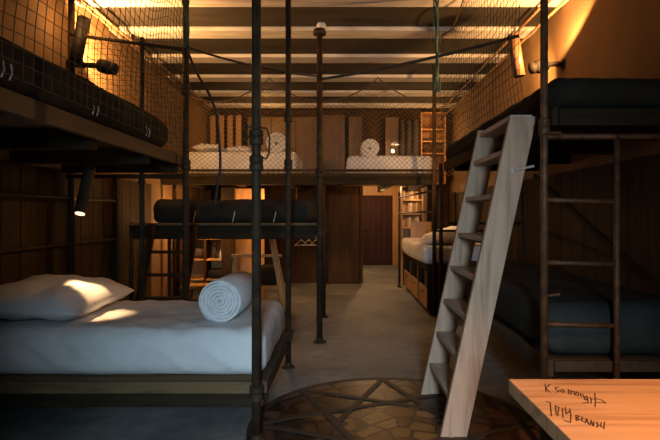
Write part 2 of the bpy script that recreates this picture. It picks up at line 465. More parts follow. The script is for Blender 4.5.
towel_roll('big white rolled towel lying on the low left bed', (-.83, 3.53, .650+.150), (.06, 1, 0), .150, .62, 6)

# ------------------------------------------------------------------ upper left bunk
Y0, Y1 = 1.2, 4.86
t = thing('bunk_frame', (-2.05, 3.0, 0), 'high plank bunk deck along the left wall under the net', 'bunk frame')
MB().box(-1.53, -1.49, Y0, Y1, 1.865, 1.965).build('side_board', M['plankY'], t, bevel=.005)
MB().box(-2.62, -1.535, Y1-.06, Y1, 1.80, 1.95).build('end_beam', M['darkX'], t, bevel=.005)
dk = MB(); x = -2.62
while x < -1.6:
    dk.box(x, x+.15, Y0, Y1-.065, 1.935, 1.962); x += .155
dk.build('deck_boards', M['plankY'], t, bevel=.003)
for y in (1.4, 2.3, 3.2, 4.1): MB().box(-2.62, -1.535, y-.04, y+.04, 1.81, 1.934).build('joist', M['darkX'], t)
post(t, -1.475, 4.90, 0, ZC, .03, collars=(1.88, 2.6))
post(t, -1.90, 4.91, 0, 3.10, .022, collars=(1.74,))
post(t, -2.585, 4.93, 0, ZC, .03, collars=(1.88,))
rail(t, (-2.585, 4.91, 3.13), (-1.475, 4.90, 2.98), .018)
rail(t, (-2.62, 4.90, 1.77), (-1.475, 4.90, 1.77), .022)
lm = mattress('charcoal mattress with white strap ends on the high left bunk', -2.58, -1.50, 1.3, 4.50, 1.963, 2.235, M['darkcover'], r=.10, wr=.012, seed=8, nx=110, ny=30)
for y in (2.28, 3.10, 3.94):
    mb = MB()
    for dy in (-.025, .03):
        mb.path([(-1.485, y+dy, 2.08), (-1.470, y+dy-.012, 2.04), (-1.472, y+dy-.03, 2.0)], .0035, 5)
    o = mb.build('strap_ends', M['strap'], lm); o['label'] = 'pair of white strap ends'
# rails fixed along the left wall
for z, nm in ((1.56, 'upper'), (1.12, 'lower')):
    o = MB().tube((XL+.06, .4, z), (XL+.06, 5.9, z), .018, 10)
    for y in (1.0, 2.6, 4.2, 5.8): o.tube((XL+.026, y, z), (XL+.06, y, z), .012, 8)
    ob = o.build('wall_rail', M['steel']); setp(ob, '%s of two dark pipe rails on the panelling behind the left bed' % nm, 'rail')
o = MB().box(XL+.027, XL+.085, 5.92, 5.99, 0, 1.86).build('timber_stud', M['darkY'], bevel=.004)
setp(o, 'thin dark timber stud on left wall beyond the low bed', 'post')

# ------------------------------------------------------------------ middle bunk behind the white bed
t = thing('bunk_frame', (-1.4, 6.3, 0), 'waist high dark bunk frame standing behind the white left bed', 'bunk frame')
MB().box(-2.30, -.27, 5.70, 5.745, 1.13, 1.30).build('front_beam', M['darkX'], t, bevel=.006)
MB().box(-2.30, -.27, 6.95, 6.99, 1.13, 1.30).build('back_beam', M['darkX'], t, bevel=.006)
dk = MB(); y = 5.75
while y < 6.8:
    dk.box(-2.30, -.27, y, y+.18, 1.265, 1.297); y += .19
dk.build('deck_boards', M['plankX'], t, bevel=.003)
o = MB().box(-2.36, -.25, 5.66, 5.699, 1.285, 1.312).build('edge_batten', M['plankX'], t, bevel=.003)
for x in (-2.2, -1.25, -.4): MB().box(x-.03, x+.03, 5.75, 6.94, 1.14, 1.264).build('joist', M['darkY'], t)
pD = post(t, -.225, 5.64, 0, 3.40, .033, collars=(1.22, 1.86))
MB().lathe((-.225, 5.64, 3.385), [(.07, 0), (.075, .03), (.06, .06), (.03, .068)], 18).build('post_cap', M['steel'], pD)
kn = MB().lathe((-.205, 5.64, 3.445), [(.02, 0), (.045, .012), (.052, .03), (.052, .05), (.04, .068), (.015, .074)], 18).build('pale_knob', M['strap'], pD, smooth=True)
kn['label'] = 'pale round knob on the post top'
post(t, -.225, 7.02, 0, 1.8, .03)
post(t, -2.33, 5.72, 0, 1.32, .026)
post(t, -2.33, 7.0, 0, 1.32, .026)
mm = mattress('dark charcoal mattress on the waist high middle bunk', -2.10, -.31, 5.76, 6.92, 1.298, 1.575, M['darkcover'], r=.08, wr=.008, seed=12)
for x in (-1.62, -1.18, -.72):
    o = MB().path([(x, 5.742, 1.44), (x-.01, 5.735, 1.38), (x-.025, 5.738, 1.32)], .005, 5).build('strap_end', M['strap'], mm)

# dark ladder leaning on the middle bunk
t = thing('ladder', (-1.78, 5.3, 0), 'dark wooden ladder leaning on the front of the middle bunk', 'ladder')
def lx(z): return 5.28 + .36*(z/1.29)
for x0, x1 in ((-2.17, -2.05), (-1.70, -1.58)):
    MB().beam((x0, 5.28, 0), (x1, 5.615, 1.30), .07, .05, (0,1,0)).build('stringer', M['darkX'], t, bevel=.004)
for z in (.28, .52, .76, 1.0):
    f = z/1.3
    MB().box(-2.17+.12*f+.02, -1.70+.12*f-.02, 5.28+.335*f-.035, 5.28+.335*f+.035, z-.015, z+.015).build('rung', M['darkX'], t, bevel=.003)

# ------------------------------------------------------------------ back platform with two beds
t = thing('sleeping_platform', (-.6, 9, 0), 'high dark sleeping platform across the back of the room', 'platform')
MB().box(XL+.02, 1.42, 7.60, 7.66, 1.85, 2.02).build('front_beam', M['darkX'], t, bevel=.006)
dk = MB(); y = 7.66
while y < 10.3:
    dk.box(XL+.02, 1.42, y, y+.2, 1.985, 2.018); y += .205
dk.build('deck_boards', M['plankX'], t, bevel=.003)
for x in (-2.4, -1.6, -.8, 0, .8, 1.36): MB().box(x-.04, x+.04, 7.66, 10.4, 1.86, 1.984).build('joist', M['darkY'], t)
post(t, -.272, 7.70, 0, 1.86, .028)
post(t, -.272, 10.40, 0, 1.86, .028)
post(t, -2.5, 7.72, 0, 1.86, .028)
rail(t, (XL+.03, 7.57, 2.06), (1.42, 7.57, 2.06), .02)
mattress('white mattress on the back platform, left of the two', -2.32, -.66, 7.74, 8.9, 2.019, 2.36, M['sheet'], r=.06, wr=.006, seed=21)
mattress('white mattress on the back platform, right of the two', .12, 1.40, 7.74, 9.3, 2.019, 2.30, M['sheet'], r=.06, wr=.006, seed=25)
pillow('white pillow at left end of the back platform bed', V((-2.05, 8.15, 2.43)), .42, .7, .15, 0, 0, seed=31)
pillow('second white pillow beside the left end of the platform bed, nearer its middle', V((-1.62, 8.25, 2.42)), .40, .6, .13, .1, 0, seed=33)
towel_roll('white rolled towel on the left platform bed', (-.985, 7.95, 2.355+.165), (0, 1, 0), .165, .5, 5)
towel_roll('white rolled towel on the right platform bed', (.47, 7.95, 2.295+.145), (0, 1, 0), .145, .5, 5)

# ------------------------------------------------------------------ right near bunk
BX = 1.25
t = thing('bunk_frame', (1.75, 4.6, 0), 'tall steel and plank double bunk along the right wall', 'bunk frame')
MB().box(BX, BX+.04, 3.02, 6.16, 1.93, 2.04).build('side_board', M['darkY'], t, bevel=.005)
MB().box(BX+.045, 2.24, 3.02, 3.06, 1.93, 2.03).build('end_board', M['darkX'], t, bevel=.005)
dk = MB(); x = BX+.045
while x < 2.1:
    dk.box(x, x+.155, 3.07, 6.16, 2.00, 2.03); x += .16
dk.build('deck_boards', M['darkY'], t, bevel=.003)
for y in (3.4, 4.2, 5.0, 5.8): MB().box(BX+.045, 2.24, y-.04, y+.04, 1.90, 1.999).build('joist', M['darkX'], t)
pC = post(t, 1.208, 3.03, 0, ZC, .022, 'rust', collars=(1.92,))
MB().tube((1.208, 3.03, .92), (1.29, 3.0, .935), .008, 8).build('stub_peg', M['rust'], pC)
MB().tube((1.20, 2.99, 1.88), (1.29, 2.99, 1.88), .008, 8).build('stub_peg', M['rust'], pC)
post(t, 1.638, 3.03, 0, 1.88, .018, 'rust')
for z in (.755, 1.12, 1.49):
    rail(t, (1.21, 3.03, z), (1.638, 3.03, z-.012), .014, 'rust', 'rung')
rail(t, (1.208, 3.03, 1.865), (2.25, 3.03, 1.865), .017, 'rust')
post(t, 1.22, 6.19, 0, 2.02, .024)
post(t, 2.20, 6.19, 0, 2.02, .024)
post(t, 2.22, 3.03, 0, 2.02, .024)
MB().box(BX-.01, BX+.03, 3.06, 6.16, .43, .53).build('lower_side_board', M['plankY'], t, bevel=.005)
MB().box(BX+.035, 2.24, 3.06, 3.10, .46, .525).build('lower_end_board', M['plankY'], t, bevel=.005)
MB().box(BX+.035, 2.24, 3.105, 6.16, .49, .525).build('lower_deck', M['plankY'], t, bevel=.003)
rail(t, (BX+.04, 6.19, 1.3), (2.2, 6.19, 1.3), .018)
MB().beam((2.235, 3.2, .7), (2.235, 5.9, 1.85), .02, .05).build('wall_brace', M['darkY'], t)
mattress('dark charcoal mattress on the upper right bunk', BX+.01, 2.21, 3.06, 6.12, 2.041, 2.235, M['darkcover'], r=.085, wr=.008, seed=41, nx=50, ny=80)
mattress('slate grey mattress on the lower right bunk behind the ladder', BX+.02, 2.20, 3.12, 6.10, .531, .86, M['greycover'], r=.09, wr=.008, seed=44, nx=50, ny=80)

# leaning ladder
t = thing('ladder', (.9, 3.6, 0), 'weathered pale wooden ladder leaning against the upper right bunk', 'ladder')
def lc(z): return .712 + (1.150-.712)*z/2.01
for y, z1, nm in ((3.23, 2.02, 'near'), (4.0, 2.06, 'far')):
    mb = MB(); hw = .083
    ys = (y-.021, y+.021)
    vs = []
    for yy in ys:
        vs += [V((lc(0)-hw, yy, 0)), V((lc(0)+hw, yy, 0)), V((lc(z1)+hw, yy, z1)), V((lc(z1)-hw, yy, z1))]
    mb.add(vs, [(0,1,2,3), (7,6,5,4), (0,4,5,1), (1,5,6,2), (2,6,7,3), (3,7,4,0)])
    s = mb.build('stringer', M['ladderwood'], t, bevel=.005)
    if nm == 'near':
        MB().lathe((lc(1.68)+.0, 3.205, 1.68), [(.017, 0), (.017, .004)], 12, (0,-1,0)).tube((lc(1.68)+.01, 3.19, 1.68), (lc(1.68)+.13, 3.19, 1.705), .008, 8).build('peg', M['treadwood'], s)
for z in (.235, .48, .735, .99, 1.245, 1.52, 1.80, 2.02):
    MB().box(lc(z)-.07, lc(z)+.07, 3.252, 3.978, z-.017, z+.017).build('tread', M['treadwood'], t, bevel=.004)

# ------------------------------------------------------------------ right far bed with drawers
t = thing('drawer_bed', (1.7, 8.5, 0), 'bed base with wooden drawer fronts at the far right', 'bed')
MB().box(1.225, 2.24, 7.18, 9.86, .60, .70).build('deck', M['darkY'], t, bevel=.005)
MB().box(1.28, 2.24, 7.18, 9.86, .0, .06).build('plinth', M['darkY'], t)
for y in (7.18, 8.0, 8.86, 9.80): MB().box(1.23, 2.24, y, y+.05, .06, .60).build('divider', M['darkY'], t)
MB().box(2.0, 2.02, 7.23, 9.80, .06, .60).build('back_board', M['darkY'], t)
for y0, y1 in ((7.26, 7.97), (8.08, 8.83), (8.94, 9.77)):
    o = MB().box(1.225, 1.25, y0, y1, .07, .36).build('drawer', M['orangewood'], t, bevel=.004)
    MB().box(1.217, 1.226, (y0+y1)/2-.07, (y0+y1)/2+.07, .27, .29).build('handle', M['steel'], o)
for y0, y1 in ((7.26, 7.45), (8.08, 8.20), (8.94, 9.06)):
    MB().box(1.23, 1.25, y0, y1, .365, .595).build('front_panel', M['panel'], t, bevel=.003)
post(t, 1.31, 7.12, 0, 3.50, .026)
post(t, 1.15, 9.93, 0, 1.84, .022)
post(t, 2.22, 9.93, 0, 1.84, .022)
for z in (1.44, 1.74): rail(t, (1.15, 9.93, z), (1.31, 7.12, z), .016)
rail(t, (1.31, 7.12, 1.18), (2.25, 7.12, 1.18), .016)
def bow(p):
    k = (p.y-8.5)/1.35
    if p.x < 1.7: p.x -= .07*max(0, 1-k*k)*(1.7-p.x)/.5
    return p
mattress('white mattress on the drawer bed at the far right', 1.20, 2.205, 7.2, 9.83, .701, .965, M['sheet'], r=.07, wr=.006, seed=51, nx=30, ny=60, fn=bow)
pillow('white pillow propped on the far right drawer bed', V((1.62, 7.62, 1.08)), .82, .55, .25, .1, -.2, seed=55)
o = MB().box(1.36, 1.76, 9.845, 9.885, .701, 1.27).build('headboard', M['ladderwood'], bevel=.004)
setp(o, 'small pale wooden headboard at the far end of the drawer bed', 'headboard')
MB_c = MB().path([(1.86, 7.14, 1.20), (1.80, 7.10, 1.10), (1.74, 7.09, 1.00), (1.70, 7.12, .86)], .012, 6)
o = MB_c.build('electric_cable', M['cable']); setp(o, 'short black cord hanging from the rail over the drawer bed', 'cable')

# ------------------------------------------------------------------ table at lower right
TX0, TX1, TY0, TY1, TZ = .668, 1.72, .75, 2.03, .75
t = thing('table', ((TX0+TX1)/2, 1.4, 0), 'warm lit wooden table with black handwriting, at lower right', 'table')
tp = MB().box(TX0, TX1, TY0, TY1, TZ-.055, TZ).build('tabletop', M['tabletop'], t, bevel=.003)
for x in (TX0+.12, TX1-.08):
    for y in (TY0+.08, TY1-.12): MB().box(x-.03, x+.03, y-.03, y+.03, 0, TZ-.055).build('leg', M['darkX'], t, bevel=.004)
for y in (TY0+.08, TY1-.12): MB().box(TX0+.15, TX1-.11, y-.012, y+.012, TZ-.14, TZ-.055).build('apron', M['darkX'], t)
S = []
def st(*p): S.append(p)
st((100,60),(103,85),(106,112)); st((130,64),(106,90),(132,116))
st((190,82),(168,84),(172,97),(194,104),(178,114)); st((208,96),(204,112),(220,116),(226,102),(210,96))
st((252,96),(258,128)); st((256,102),(270,104),(274,130)); st((276,110),(290,110),(294,134))
st((306,112),(302,134),(320,138),(322,120),(306,112)); st((334,124),(338,146)); st((338,130),(352,132),(356,150))
st((372,142),(358,150),(364,166),(380,160),(376,142),(384,186),(350,186))
st((398,150),(404,168),(404,188)); st((428,122),(432,170),(430,212)); st((404,160),(440,160),(470,166),(502,188)); st((436,184),(500,186))
st((108,178),(132,182)); st((134,182),(138,232),(142,272)); st((168,206),(174,262)); st((170,206),(190,216),(184,270))
st((214,220),(218,284)); st((234,216),(238,258),(262,242)); st((262,226),(270,268),(268,312)); st((228,302),(266,314))
st((304,268),(306,302),(326,298),(312,284),(326,274),(304,268)); st((344,278),(340,304),(358,312)); st((342,292),(358,292))
st((366,318),(374,290),(388,326)); st((370,310),(384,312)); st((398,330),(404,302),(418,338),(424,308))
st((450,314),(438,320),(452,332),(440,346)); st((470,316),(466,342),(484,348)); st((492,312),(488,356))
inks = [MB(), MB()]
for s in S:
    ink = inks[0 if max(v for u, v in s) < 215 and s[0][1] < 170 or s[0] == (436, 184) else 1]
    w = []
    for (u, v) in s:
        px = 530+u/6.6; py = 375+v/6.6
        y = (HC-TZ)*F/(py-215); w.append(V(((px-340)*y/F, y, TZ+.0012)))
    for a, b in zip(w, w[1:]):
        d = (b-a)
        if d.length < 1e-5: continue
        e = d.normalized()*.002
        ink.beam(a-e, b+e, .0036, .001)
for ink, lb in zip(inks, ('upper line of black handwriting', 'lower line of black handwriting')):
    o = ink.build('handwriting', M['ink'], tp); o['label'] = lb

# ------------------------------------------------------------------ nets
def net(name, label, pos, W, H, nu, nv, r, m, diamond=True, parent_thing=True):
    """pos(u,v) in metres-> world; lattice of knots, one mesh of cord"""
    mb = MB()
    def seg(a, b):
        d = (b-a)
        if d.length < 1e-6: return
        d.normalize(); p = d.orthogonal().normalized(); q = d.cross(p)
        vs = []
        for c in (a, b):
            for k in range(3):
                an = 2*PI*k/3; vs.append(c + (p*math.cos(an)+q*math.sin(an))*r)
        mb.add(vs, [(0,1,4,3), (1,2,5,4), (2,0,3,5)])
    P = {}
    for i in range(nu+1):
        for j in range(nv+1):
            P[i, j] = pos(i/nu, j/nv)
    for i in range(nu+1):
        for j in range(nv+1):
            if P[i, j] is None: continue
            if diamond:
                if (i+j) % 2: continue
                for di in (-1, 1):
                    for dj in (1,):
                        q = P.get((i+di, j+dj))
                        if q is not None: seg(P[i, j], q)
                for di in (-1, 1):
                    pass
            else:
                for q in ((i+1, j), (i, j+1)):
                    b = P.get(q)
                    if b is not None: seg(P[i, j], b)
    if diamond:
        for i in range(nu+1):
            for j in range(nv+1):
                if (i+j) % 2: 
                    continue
    return mb

def nz(a, b, c): return noise.noise(V((a, b, c)))
# left net: hangs along the aisle edge of the upper left bunk
def pl(u, v):
    y = 1.3 + 3.52*u; z = 2.0 + (1.50-.14*math.sin(u*PI*2.2)**2)*v
    y += .09*nz(u*5, v*3, 1) + .35*(v-.5)*math.sin(u*3)
    z += .09*nz(u*5, v*3, 5)*min(1, 3*v)
    x = -1.415 + .03*nz(u*3, v*2, 9)*v - .05*math.sin(PI*v)
    return V((x, min(y, 4.87), min(z, ZC-.01)))
t = thing('safety_net', (-1.44, 3.1, 1.98), 'dark mesh safety net along the left upper bunk', 'net')
net('', '', pl, 0, 0, 46, 20, .0026, 'net', diamond=False).build('mesh', M['net'], t)
MB().path([pl(i/40, 1) for i in range(41)], .007, 6).build('head_rope', M['rope'], t)
# end net, across the far end of the left upper bunk to its corner post
def pe(u, v):
    x = -2.55 + 1.05*u; z = 1.98 + (1.12 - .12*u)*v
    return V((x + .02*nz(u*4, v*4, 2), 4.985 + .05*nz(u*3, v*3, 4), z + .03*nz(u*5, v*3, 8)))
t = thing('safety_net', (-2.03, 4.98, 1.98), 'dark mesh net closing the far end of the left upper bunk', 'net')
net('', '', pe, 0, 0, 22, 22, .0022, 'net', diamond=False).build('mesh', M['net'], t)
# right net
def pr(u, v):
    y = 3.35 + 2.85*u; z = 2.15 + (1.36 - .10*math.sin(u*PI*2)**2)*v
    y += .06*nz(u*5, v*3, 11) - .10*(v-.5)*math.sin(u*3)
    return V((1.20 + .03*nz(u*3, v*2, 19)*v - .03*math.sin(PI*v), y, min(z + .03*nz(u*6, v*4, 15), ZC-.01)))
t = thing('safety_net', (1.2, 4.9, 2.1), 'dark mesh safety net along the right upper bunk', 'net')
net('', '', pr, 0, 0, 38, 18, .0024, 'net', diamond=False).build('mesh', M['net'], t)
MB().path([pr(i/30, 1) for i in range(31)], .007, 6).build('head_rope', M['rope'], t)
# back net, hung in swags over the front of the back platform
def topz(u):
    return 3.42 - .36*abs(math.sin(PI*3*u))**.8
def pb(u, v):
    x = -2.62 + 4.75*u
    z = 1.97 + (topz(u)-1.97)*v
    return V((x + .03*nz(u*8, v*3, 3), 7.50 - .04*abs(nz(u*4, v*3, 6)) - .03*math.sin(PI*v), z + .02*nz(u*7, v*4, 7)))
t = thing('safety_net', (-.25, 7.5, 1.7), 'tan diamond mesh net in front of the back platform', 'net')
net('', '', pb, 0, 0, 124, 36, .0030, 'nettan').build('mesh', M['nettan'], t)
MB().path([pb(i/90, 1) for i in range(91)], .009, 6).build('head_rope', M['rope'], t)
# gathered green bunch of net hanging from the ceiling
t = thing('net_bundle', (.94, 4.98, 2.62), 'gathered green net bundle hanging from ceiling at right of centre', 'net')
mb = MB()
for k in range(14):
    a = random.random()*6.28; rr = .012+.02*random.random(); pts = []
    for i in range(15):
        f = i/14; tw = a + f*5*(1 if k % 2 else -1)
        w = rr*(1.4-1.1*math.sin(PI*min(1, f*1.05)))*(1+.4*nz(f*6, k, 1))
        pts.append(V((.94+math.cos(tw)*w + .012*nz(f*4, 1, 2), 4.98+math.sin(tw)*w, ZC-.005-f*.92)))
    mb.path(pts, .0042, 5)
mb.build('twisted_cords', M['netgreen'], t)
mb = MB()
for k in range(5):
    x = .94+random.uniform(-.05, .05)
    mb.path([(.94, 4.98, ZC-.03), (x, 4.97, ZC-.2), (.94+.02*(k-2), 4.98, ZC-.45)], .003, 5)
mb.build('loose_cords', M['netgreen'], t)

# ropes and hanging cables
def sag(a, b, s, n=16):
    a, b = V(a), V(b)
    return [a.lerp(b, i/n) - V((0,0,s*4*(i/n)*(1-i/n))) for i in range(n+1)]
o = MB().path(sag((-1.475, 4.86, 3.0), (-.26, 5.64, 2.93), .04), .011, 7).build('rope', M['rope']); setp(o, 'thick dark rope from the left corner post to the middle post', 'rope')
o = MB().path(sag((-.19, 5.64, 2.90), (1.62, 4.62, 3.02), .03), .016, 7).build('rope', M['rope']); setp(o, 'thick dark rope from the middle post towards the right wall lamp', 'rope')
cb = [(-1.44, 4.83, 3.02), (-1.42, 4.83, 2.90), (-1.34, 4.83, 2.72), (-1.24, 4.83, 2.55), (-1.17, 4.83, 2.36), (-1.14, 4.83, 2.10), (-1.13, 4.83, 1.86), (-1.16, 4.83, 1.66), (-1.18, 4.83, 1.50)]
def smooth_path(p, k=4):
    p = [V(q) for q in p]; out = []
    for i in range(len(p)-1):
        a = p[max(i-1, 0)]; b = p[i]; c = p[i+1]; d2 = p[min(i+2, len(p)-1)]
        for j in range(k):
            t_ = j/k
            out.append(.5*((2*b) + (c-a)*t_ + (2*a-5*b+4*c-d2)*t_*t_ + (3*b-a-3*c+d2)*t_**3))
    return out + [p[-1]]
o = MB().path(smooth_path(cb), .013, 7).build('hanging_cable', M['cable']); setp(o, 'long black cable hanging beside the left corner post', 'cable')
cb = [(-1.48, 4.82, 3.46), (-1.44, 4.80, 3.25), (-1.43, 4.80, 3.10), (-1.465, 4.83, 2.98)]
o = MB().path(smooth_path(cb), .02, 7).build('net_bundle', M['netgreen']); setp(o, 'green net bundle tied at the top of the left corner post', 'net')

# conduits under the ceiling
for x, z, lab in ((-2.52, 3.46, 'orange conduit pipe under the ceiling at left, nearer the wall'), (-2.43, 3.43, 'orange conduit pipe under the ceiling at left, farther from the wall'),
                  (2.0, 3.47, 'orange conduit pipe under the ceiling at right, upper of two'), (2.06, 3.36, 'orange conduit pipe under the ceiling at right, lower of two')):
    t = thing('conduit_pipe', (x, 5.5, z), lab, 'pipe')
    MB().tube((x, 1.0, z), (x, 10.5, z), .014, 8).build('pipe', M['pipe'], t, smooth=True)
    for y in (2.05, 4.08, 6.02, 8.03):
        MB().box(x-.022, x+.022, y-.012, y+.012, z-.016, ZC-.001).build('clip', M['steel'], t)

# ------------------------------------------------------------------ lamps
def light(kind, name, loc, e, col, size=.03, aim=None, ang=None, blend=.3):
    l = bpy.data.lights.new(name, kind); l.energy = e; l.color = col
    o = bpy.data.objects.new(name, l); C.objects.link(o); o.location = loc
    if kind in ('POINT', 'SPOT'): l.shadow_soft_size = size
    if kind == 'SPOT':
        l.spot_size = math.radians(ang); l.spot_blend = blend
    if aim is not None:
        o.rotation_euler = (V(aim)-V(loc)).to_track_quat('-Z', 'Y').to_euler()
    return o
WARM = (1, .50, .17); WARM2 = (1, .58, .27); COOL = (.58, .82, 1.0)

def wall_lamp(label, wallx, sgn, y, z, top, bot, tubem, head_dx):
    t = thing('wall_lamp', (wallx, y, z), label, 'lamp')
    MB().lathe((wallx, y, z), [(.055, 0), (.055, .012), (.02, .02)], 20, (sgn, 0, 0)).build('wall_plate', M['blackpaint'], t)
    MB().path([(wallx+sgn*.015, y, z), (wallx+sgn*.08, y, z+.005), (wallx+sgn*head_dx*.6, y-.01, z-.01)], .028, 12).build('arm', M['blackpaint'], t, smooth=True)
    hx = wallx+sgn*head_dx
    MB().lathe((hx-sgn*.17, y-.01, z), [(.03, 0), (.062, .02), (.068, .05), (.068, .12), (.055, .14), (.042, .15), (.058, .16), (.058, .19), (.02, .21)], 20, (sgn, -.1, -.28)).build('swivel_head', M['blackpaint'], t, smooth=True)
    a, b = V(top), V(bot); ax = (a-b)
    L = ax.length; r = .058
    tb = MB().lathe(b, [(r*.8, .012), (r*.9, 0), (r, .004), (r, L-.004), (r*.9, L), (r*.8, L-.012)], 22, ax).build('lamp_tube', tubem, t, smooth=True)
    return t
wall_lamp('dark tube lamp on a wall arm above the left upper bunk', XL, 1, 5.02, 2.87, (-2.46, 4.93, 3.30), (-2.53, 4.90, 2.88), M['blackpaint'], .46)
wall_lamp('brown tube lamp on a wall arm above the right upper bunk', XR, -1, 5.2, 2.93, (1.735, 5.14, 3.215), (1.80, 5.14, 2.79), M['copper'], .33)
light('SPOT', 'left_wall_lamp_light', (-2.38, 5.22, 3.02), 170, WARM, .03, (-2.38+.05, 5.22+.60, 3.02+.5), 177, .3)
light('SPOT', 'right_wall_lamp_light', (2.03, 4.78, 2.97), 105, WARM, .03, (2.03-.24, 4.84+.076, 2.97+.292), 177, .10)
light('SPOT', 'right_wall_fill_light', (1.88, 5.22, 2.90), 100, WARM, .03, (2.20, 6.6, 2.75), 125, .7)  # second spot added to brighten the wall beyond the lamp
light('POINT', 'left_wall_lamp_spill', (-2.42, 4.7, 3.2), 5, WARM, .03)

def deck_lamp(label, x, y, ztop, L, r, e, ang, aim=None):
    t = thing('tube_downlight', (x, y, ztop-L), label, 'lamp')
    ax = V((0, .40, .92)).normalized(); b = V((x, y-.06, ztop-L)); lt = L/ax.z-.02
    MB().lathe(b, [(r*.82, .02), (r*.85, 0), (r, 0), (r, lt-.03), (r*.5, lt)], 22, ax).build('lamp_tube', M['blackpaint'], t)
    MB().lathe(b - ax*.002, [(r*.80, 0), (r*.80, .005)], 22, ax).build('lit_face', M['bulb'], t)
    light('SPOT', 'downlight', b - ax*.02, e, WARM2, .02, aim or (x, y, 0), ang, .6)
    return t
deck_lamp('black tube downlight hanging over the pillow of the low left bed', -1.93, 3.86, 1.81, .40, .042, 48, 42, (-1.82, 3.82, .65))

# pendant over the table (above the frame) that lights its top
t = thing('pendant_lamp', (1.15, 1.35, 2.25), 'small dark cone pendant lamp hanging above the table', 'lamp')
MB().lathe((1.15, 1.35, 2.25), [(.13, 0), (.135, 0), (.05, .16), (.02, .2)], 24).build('lamp_shade', M['blackpaint'], t)
MB().tube((1.15, 1.35, 2.44), (1.15, 1.35, ZC+.09), .006, 6).build('cord', M['cable'], t)
light('SPOT', 'pendant_light', (1.15, 1.35, 2.24), 135, (1, .44, .16), .05, (1.02, 1.75, 0), 92, .6)

# ------------------------------------------------------------------ back of the room, upper level
def closet_panel(x0, x1, y, z0, z1, m, label, name='wardrobe'):
    t = thing(name, ((x0+x1)/2, y, z0), label, 'wardrobe')
    MB().box(x0, x1, y, YB-.002, z0, z1).build('carcass', M['brownwall'], t, bevel=.004)
    n = max(1, round((x1-x0)/.45)); w = (x1-x0)/n
    for k in range(n):
        d = MB().box(x0+k*w+.006, x0+(k+1)*w-.006, y-.022, y-.001, z0+.01, z1-.01).build('door', m, t, bevel=.004)
        MB().tube((x0+(k+1)*w-.05, y-.035, (z0+z1)/2-.06), (x0+(k+1)*w-.05, y-.035, (z0+z1)/2+.06), .007, 8).build('handle', M['steel'], d)
    return t
ZD = 2.019
closet_panel(-1.86, -.42, 10.30, ZD, 3.38, M['panel'], 'tall brown panelled wardrobe behind the left platform bed')
closet_panel(-.36, .10, 10.22, ZD, 3.40, M['panel'], 'single door lit brown wardrobe left of the right towel roll')
closet_panel(.17, .44, 10.26, ZD, 3.38, M['panel'], 'narrow brown wardrobe behind the right platform bed')
closet_panel(.90, 1.17, 10.24, ZD, 3.36, M['panel'], 'narrow wardrobe beside the hanging dark clothes')
t = thing('slatted_screen', (-2.25, 10.2, ZD), 'screen of upright honey wood slats behind the left platform pillows', 'screen')
for k in range(4):
    MB().box(-2.58+k*.17, -2.58+k*.17+.10, 10.18, 10.22, ZD, 3.38).build('slat', M['orangewood'], t, bevel=.004)
for z in (2.15, 3.3): MB().box(-2.60, -1.95, 10.221, 10.25, z, z+.06).build('cross_batten', M['brownwall'], t)
# open shelf, lit
t = thing('shelf_unit', (1.86, 10.3, ZD), 'tall honey wood shelf unit with open cells at back right', 'shelf')
for x in (1.62, 1.855, 2.09): MB().box(x-.012, x+.012, 10.15, 10.5, ZD, 3.44).build('side_panel', M['orangewood'], t, bevel=.003)
for z in (ZD+.01, 2.32, 2.62, 2.86, 3.1, 3.43):
    MB().box(1.632, 2.078, 10.15, 10.5, z-.011, z+.011).build('shelf', M['honeyX'], t, bevel=.003)
MB().box(1.61, 2.10, 10.501, 10.515, ZD, 3.44).build('back_panel', M['orangewood'], t)
for x, z, w, h, lab in ((1.665, 2.632, .16, .12, 'dark box in the shelf unit, lowest visible left cell'), (1.665, 2.872, .17, .07, 'low dark box in the shelf unit, middle left cell'), (1.90, 2.632, .14, .10, 'dark box in the shelf unit, right column')):
    o = MB().box(x, x+w, 10.22, 10.42, z, z+h).build('storage_box', M['doorwood'], bevel=.006); setp(o, lab, 'box')
# garments on a rail
o = MB().tube((1.18, 10.3, 3.34), (1.605, 10.3, 3.34), .012, 8).build('clothes_rail', M['steel']); setp(o, 'short rail carrying dark clothes on the back platform', 'rail')
for k, x in enumerate((1.25, 1.38, 1.52)):
    t = thing('hanging_garment', (x, 10.3, 2.5), ['dark garment on the clothes rail, leftmost of three', 'dark garment on the clothes rail, middle of three', 'dark garment on the clothes rail, rightmost of three'][k], 'clothes', 'dark clothes on the back rail')
    def g(u, v, x=x, k=k):
        w = .05 + .03*v; a = u*2*PI
        return V((x + math.cos(a)*w*(1+.2*math.sin(a*3+k)), 10.3 + math.sin(a)*.16*(1-.4*(1-v)**3), 3.30 - v*(.72+.05*k)))
    MB().grid(g, 24, 12).build('cloth', M['cloth'], t, smooth=True, weld=True)
    MB().path([(x, 10.3, 3.29), (x, 10.3, 3.33), (x, 10.285, 3.352), (x, 10.3, 3.36)], .004, 5).build('hanger_hook', M['steel'], t)
